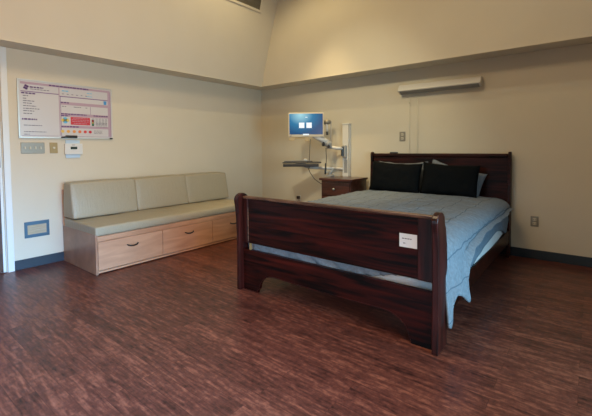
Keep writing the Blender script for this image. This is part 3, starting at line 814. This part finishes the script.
bm = nb(); tube(bm, [(1.64, -.21, .875), (1.655, -.21, .92), (1.69, -.20, .945)], [.030, .026, .012], 10); link('cradle', bm, 'plastic_g', dk, smooth=True)

# wall outlet low on the back wall left of the nightstand
def outlet(label, x, z, w, h, mat='steel', dark='plastic_d', group=None):
    o = thing('wall_outlet', label, 'outlet', (x, 0, z-h/2), 0, group)
    bm = nb(); box(bm, (x-w/2, -.007, z-h/2), (x+w/2, 0, z+h/2)); link('plate', bm, mat, o, bevel=.003)
    for dz in (-h*.2, h*.2):
        bm = nb(); box(bm, (x-w*.22, -.011, z+dz-h*.13), (x+w*.22, -.007, z+dz+h*.13)); s = link('socket', bm, 'ivory', o, bevel=.003)
        bm = nb(); box(bm, (x-.010, -.012, z+dz-.008), (x-.006, -.011, z+dz+.006)); box(bm, (x+.006, -.012, z+dz-.008), (x+.010, -.011, z+dz+.006)); link('slot', bm, dark, s)
    return o
outlet('low steel outlet plate on the back wall right of the bed', 4.285, .428, .078, .118)
outlet('steel outlet plate on the back wall above the headboard', 2.712, 1.432, .085, .13)
o = outlet('outlet with a black plug on the wall below the keyboard tray', .875, .42, .075, .118, 'plastic_w')
bm = nb(); box(bm, (.85, -.05, .42), (.90, -.011, .47)); tag(link('power_plug', bm, 'plastic_d', bevel=.006, origin=(.875, -.03, .42)), 'black plug in the outlet below the keyboard tray', 'plug')

# hand control lying on the headboard
hc = thing('call_remote', 'small grey remote lying on top of the headboard', 'remote', (2.617, -.067, 1.198))
bm = nb(); box(bm, (2.562, -.088, 1.198), (2.672, -.048, 1.216)); link('body', bm, 'plastic_d', hc, bevel=.005, seg=3)
bm = nb(); box(bm, (2.58, -.082, 1.216), (2.65, -.054, 1.219)); link('keypad', bm, 'plastic_g', hc)

# ------------------------------------------------------------------ wall lamp over the bed
LX0, LX1 = 2.695, 3.725
wl = thing('wall_lamp', 'long white overbed wall lamp with a slanted front, above the headboard', 'lamp', ((LX0+LX1)/2, 0, 2.01))
prof = [(0, 2.012), (-.055, 2.005), (-.125, 2.036), (-.132, 2.045), (-.085, 2.118), (-.075, 2.124), (0, 2.124)]
bm = nb(); prism(bm, prof, 0, LX0+.006, LX1-.006); link('housing', bm, 'lampw', wl)
bm = nb(); prism(bm, [(-.056, 2.000), (-.124, 2.031), (-.125, 2.036), (-.055, 2.005)], 0, LX0+.02, LX1-.02); link('diffuser', bm, 'lampg', wl)['label'] = 'grey lower lens, switched off'
for (a, b) in ((LX0, LX0+.007), (LX1-.007, LX1)):
    bm = nb(); prism(bm, [(y*1.01, z) for y, z in prof], 0, a, b); link('end_cap', bm, 'lampw', wl)
for i, (x, zz) in enumerate(((2.825, 1.235), (2.935, 1.215))):
    bm = nb(); tube(bm, [(x, -.05, 2.006), (x+.003, -.045, 1.6), (x, -.032, zz)], .0022, 6)
    if i == 0: ball(bm, (x, -.049, 1.885), .011)
    ball(bm, (x, -.032, zz), .008)
    link('pull_cord', bm, 'ivory', wl, smooth=True)

# ------------------------------------------------------------------ light
def spot(name, loc, to, power, col, size, blend, radius=.06):
    l = bpy.data.lights.new(name, 'SPOT'); l.energy = power; l.color = col; l.spot_size = math.radians(size); l.spot_blend = blend; l.shadow_soft_size = radius
    o = bpy.data.objects.new(name, l); COL.objects.link(o); o.location = loc
    o.rotation_euler = (Vector(to)-Vector(loc)).to_track_quat('-Z', 'Y').to_euler(); return o
def area(name, loc, rot, sx, sy, power, col):
    l = bpy.data.lights.new(name, 'AREA'); l.shape = 'RECTANGLE'; l.size = sx; l.size_y = sy; l.energy = power; l.color = col
    o = bpy.data.objects.new(name, l); COL.objects.link(o); o.location = loc; o.rotation_euler = rot; return o
spot('downlight_by_corner', (1.75, -.95, 4.15), (1.75, -.95, 0), 185, (1., .72, .34), 54, .65, .05)
spot('downlight_wide', (1.5, -1.5, 4.15), (1.9, -1.5, 0), 52, (1., .80, .42), 150, .5, .05)
spot('downlight_over_bed', (2.5, -3.9, 4.15), (2.1, 0, 1.15), 190, (1., .92, .62), 44, .8, .02)
spot('downlight_right', (4.2, -1.8, 4.15), (4.2, -1.8, 0), 24, (1., .93, .70), 150, .6)
area('ceiling_panel', (2.9, -3.6, 4.22), (0, 0, 0), 1.2, 1.2, 65, (1., .73, .44))  # added soft fill from above, no known fixture
spot('downlight_foreground', (4.0, -4.6, 4.15), (3.9, -4.4, 0), 150, (1., .82, .62), 62, .9, .06)  # added spot that brightens the floor in front
def daylight(name, win, tilt, power, col, spread):
    y0, y1 = win
    d = area(name, (XR+.02, (y0+y1)/2, (WZ0+WZ1)/2), (0, math.radians(tilt), 0), WZ1-WZ0-.1, y1-y0-.1, power, col)
    d.data.spread = math.radians(spread)
daylight('window_1_sky', WINS[0], 75, 62, (1., .58, .30), 110)  # added warm fill at the window, fitted for colour, not sky
daylight('window_1_high_sky', WINS[0], 62, 140, (.07, .44, 1.), 60)
daylight('window_2_sky', WINS[1], 75, 50, (.36, .76, 1.), 100)  # added light through the second window for the bed side
d = area('window_3_sky', ((FX0+FX1)/2, YF-.02, (WZ0+WZ1)/2), (math.radians(66), 0, 0), FX1-FX0-.1, WZ1-WZ0-.1, 13, (.42, .74, 1.)); d.data.spread = math.radians(50)  # added weak blue fill for the bed foot and near floor

w = bpy.data.worlds.new('world'); bpy.context.scene.world = w; w.use_nodes = True
w.node_tree.nodes['Background'].inputs[0].default_value = (.6, .75, 1, 1); w.node_tree.nodes['Background'].inputs[1].default_value = .12

# ------------------------------------------------------------------ camera
from mathutils import Matrix
F = Vector((-0.61991851, 0.78351573, -0.04247524)); R = Vector((0.784397, 0.62021505, -0.00739191)); U = Vector((-0.02055211, 0.03789984, 0.99907017))
cam = bpy.data.cameras.new('camera'); co = bpy.data.objects.new('camera', cam); COL.objects.link(co)
mat3 = Matrix((R, U, -F)).transposed()
co.matrix_world = Matrix.Translation(Vector((4.78057876, -4.91716175, 1.27))) @ mat3.to_4x4()
cam.sensor_fit = 'HORIZONTAL'; cam.sensor_width = 36; cam.lens = 369.25424635*36/592
cam.shift_x = (296-299.8454)/592; cam.shift_y = (164.5897-208)/592
cam.clip_start = .05
sc = bpy.context.scene; sc.camera = co
sc.view_settings.view_transform = 'Standard'; sc.view_settings.look = 'None'
sc.view_settings.exposure = .03; sc.view_settings.gamma = 1.; sc.view_settings.use_curve_mapping = False
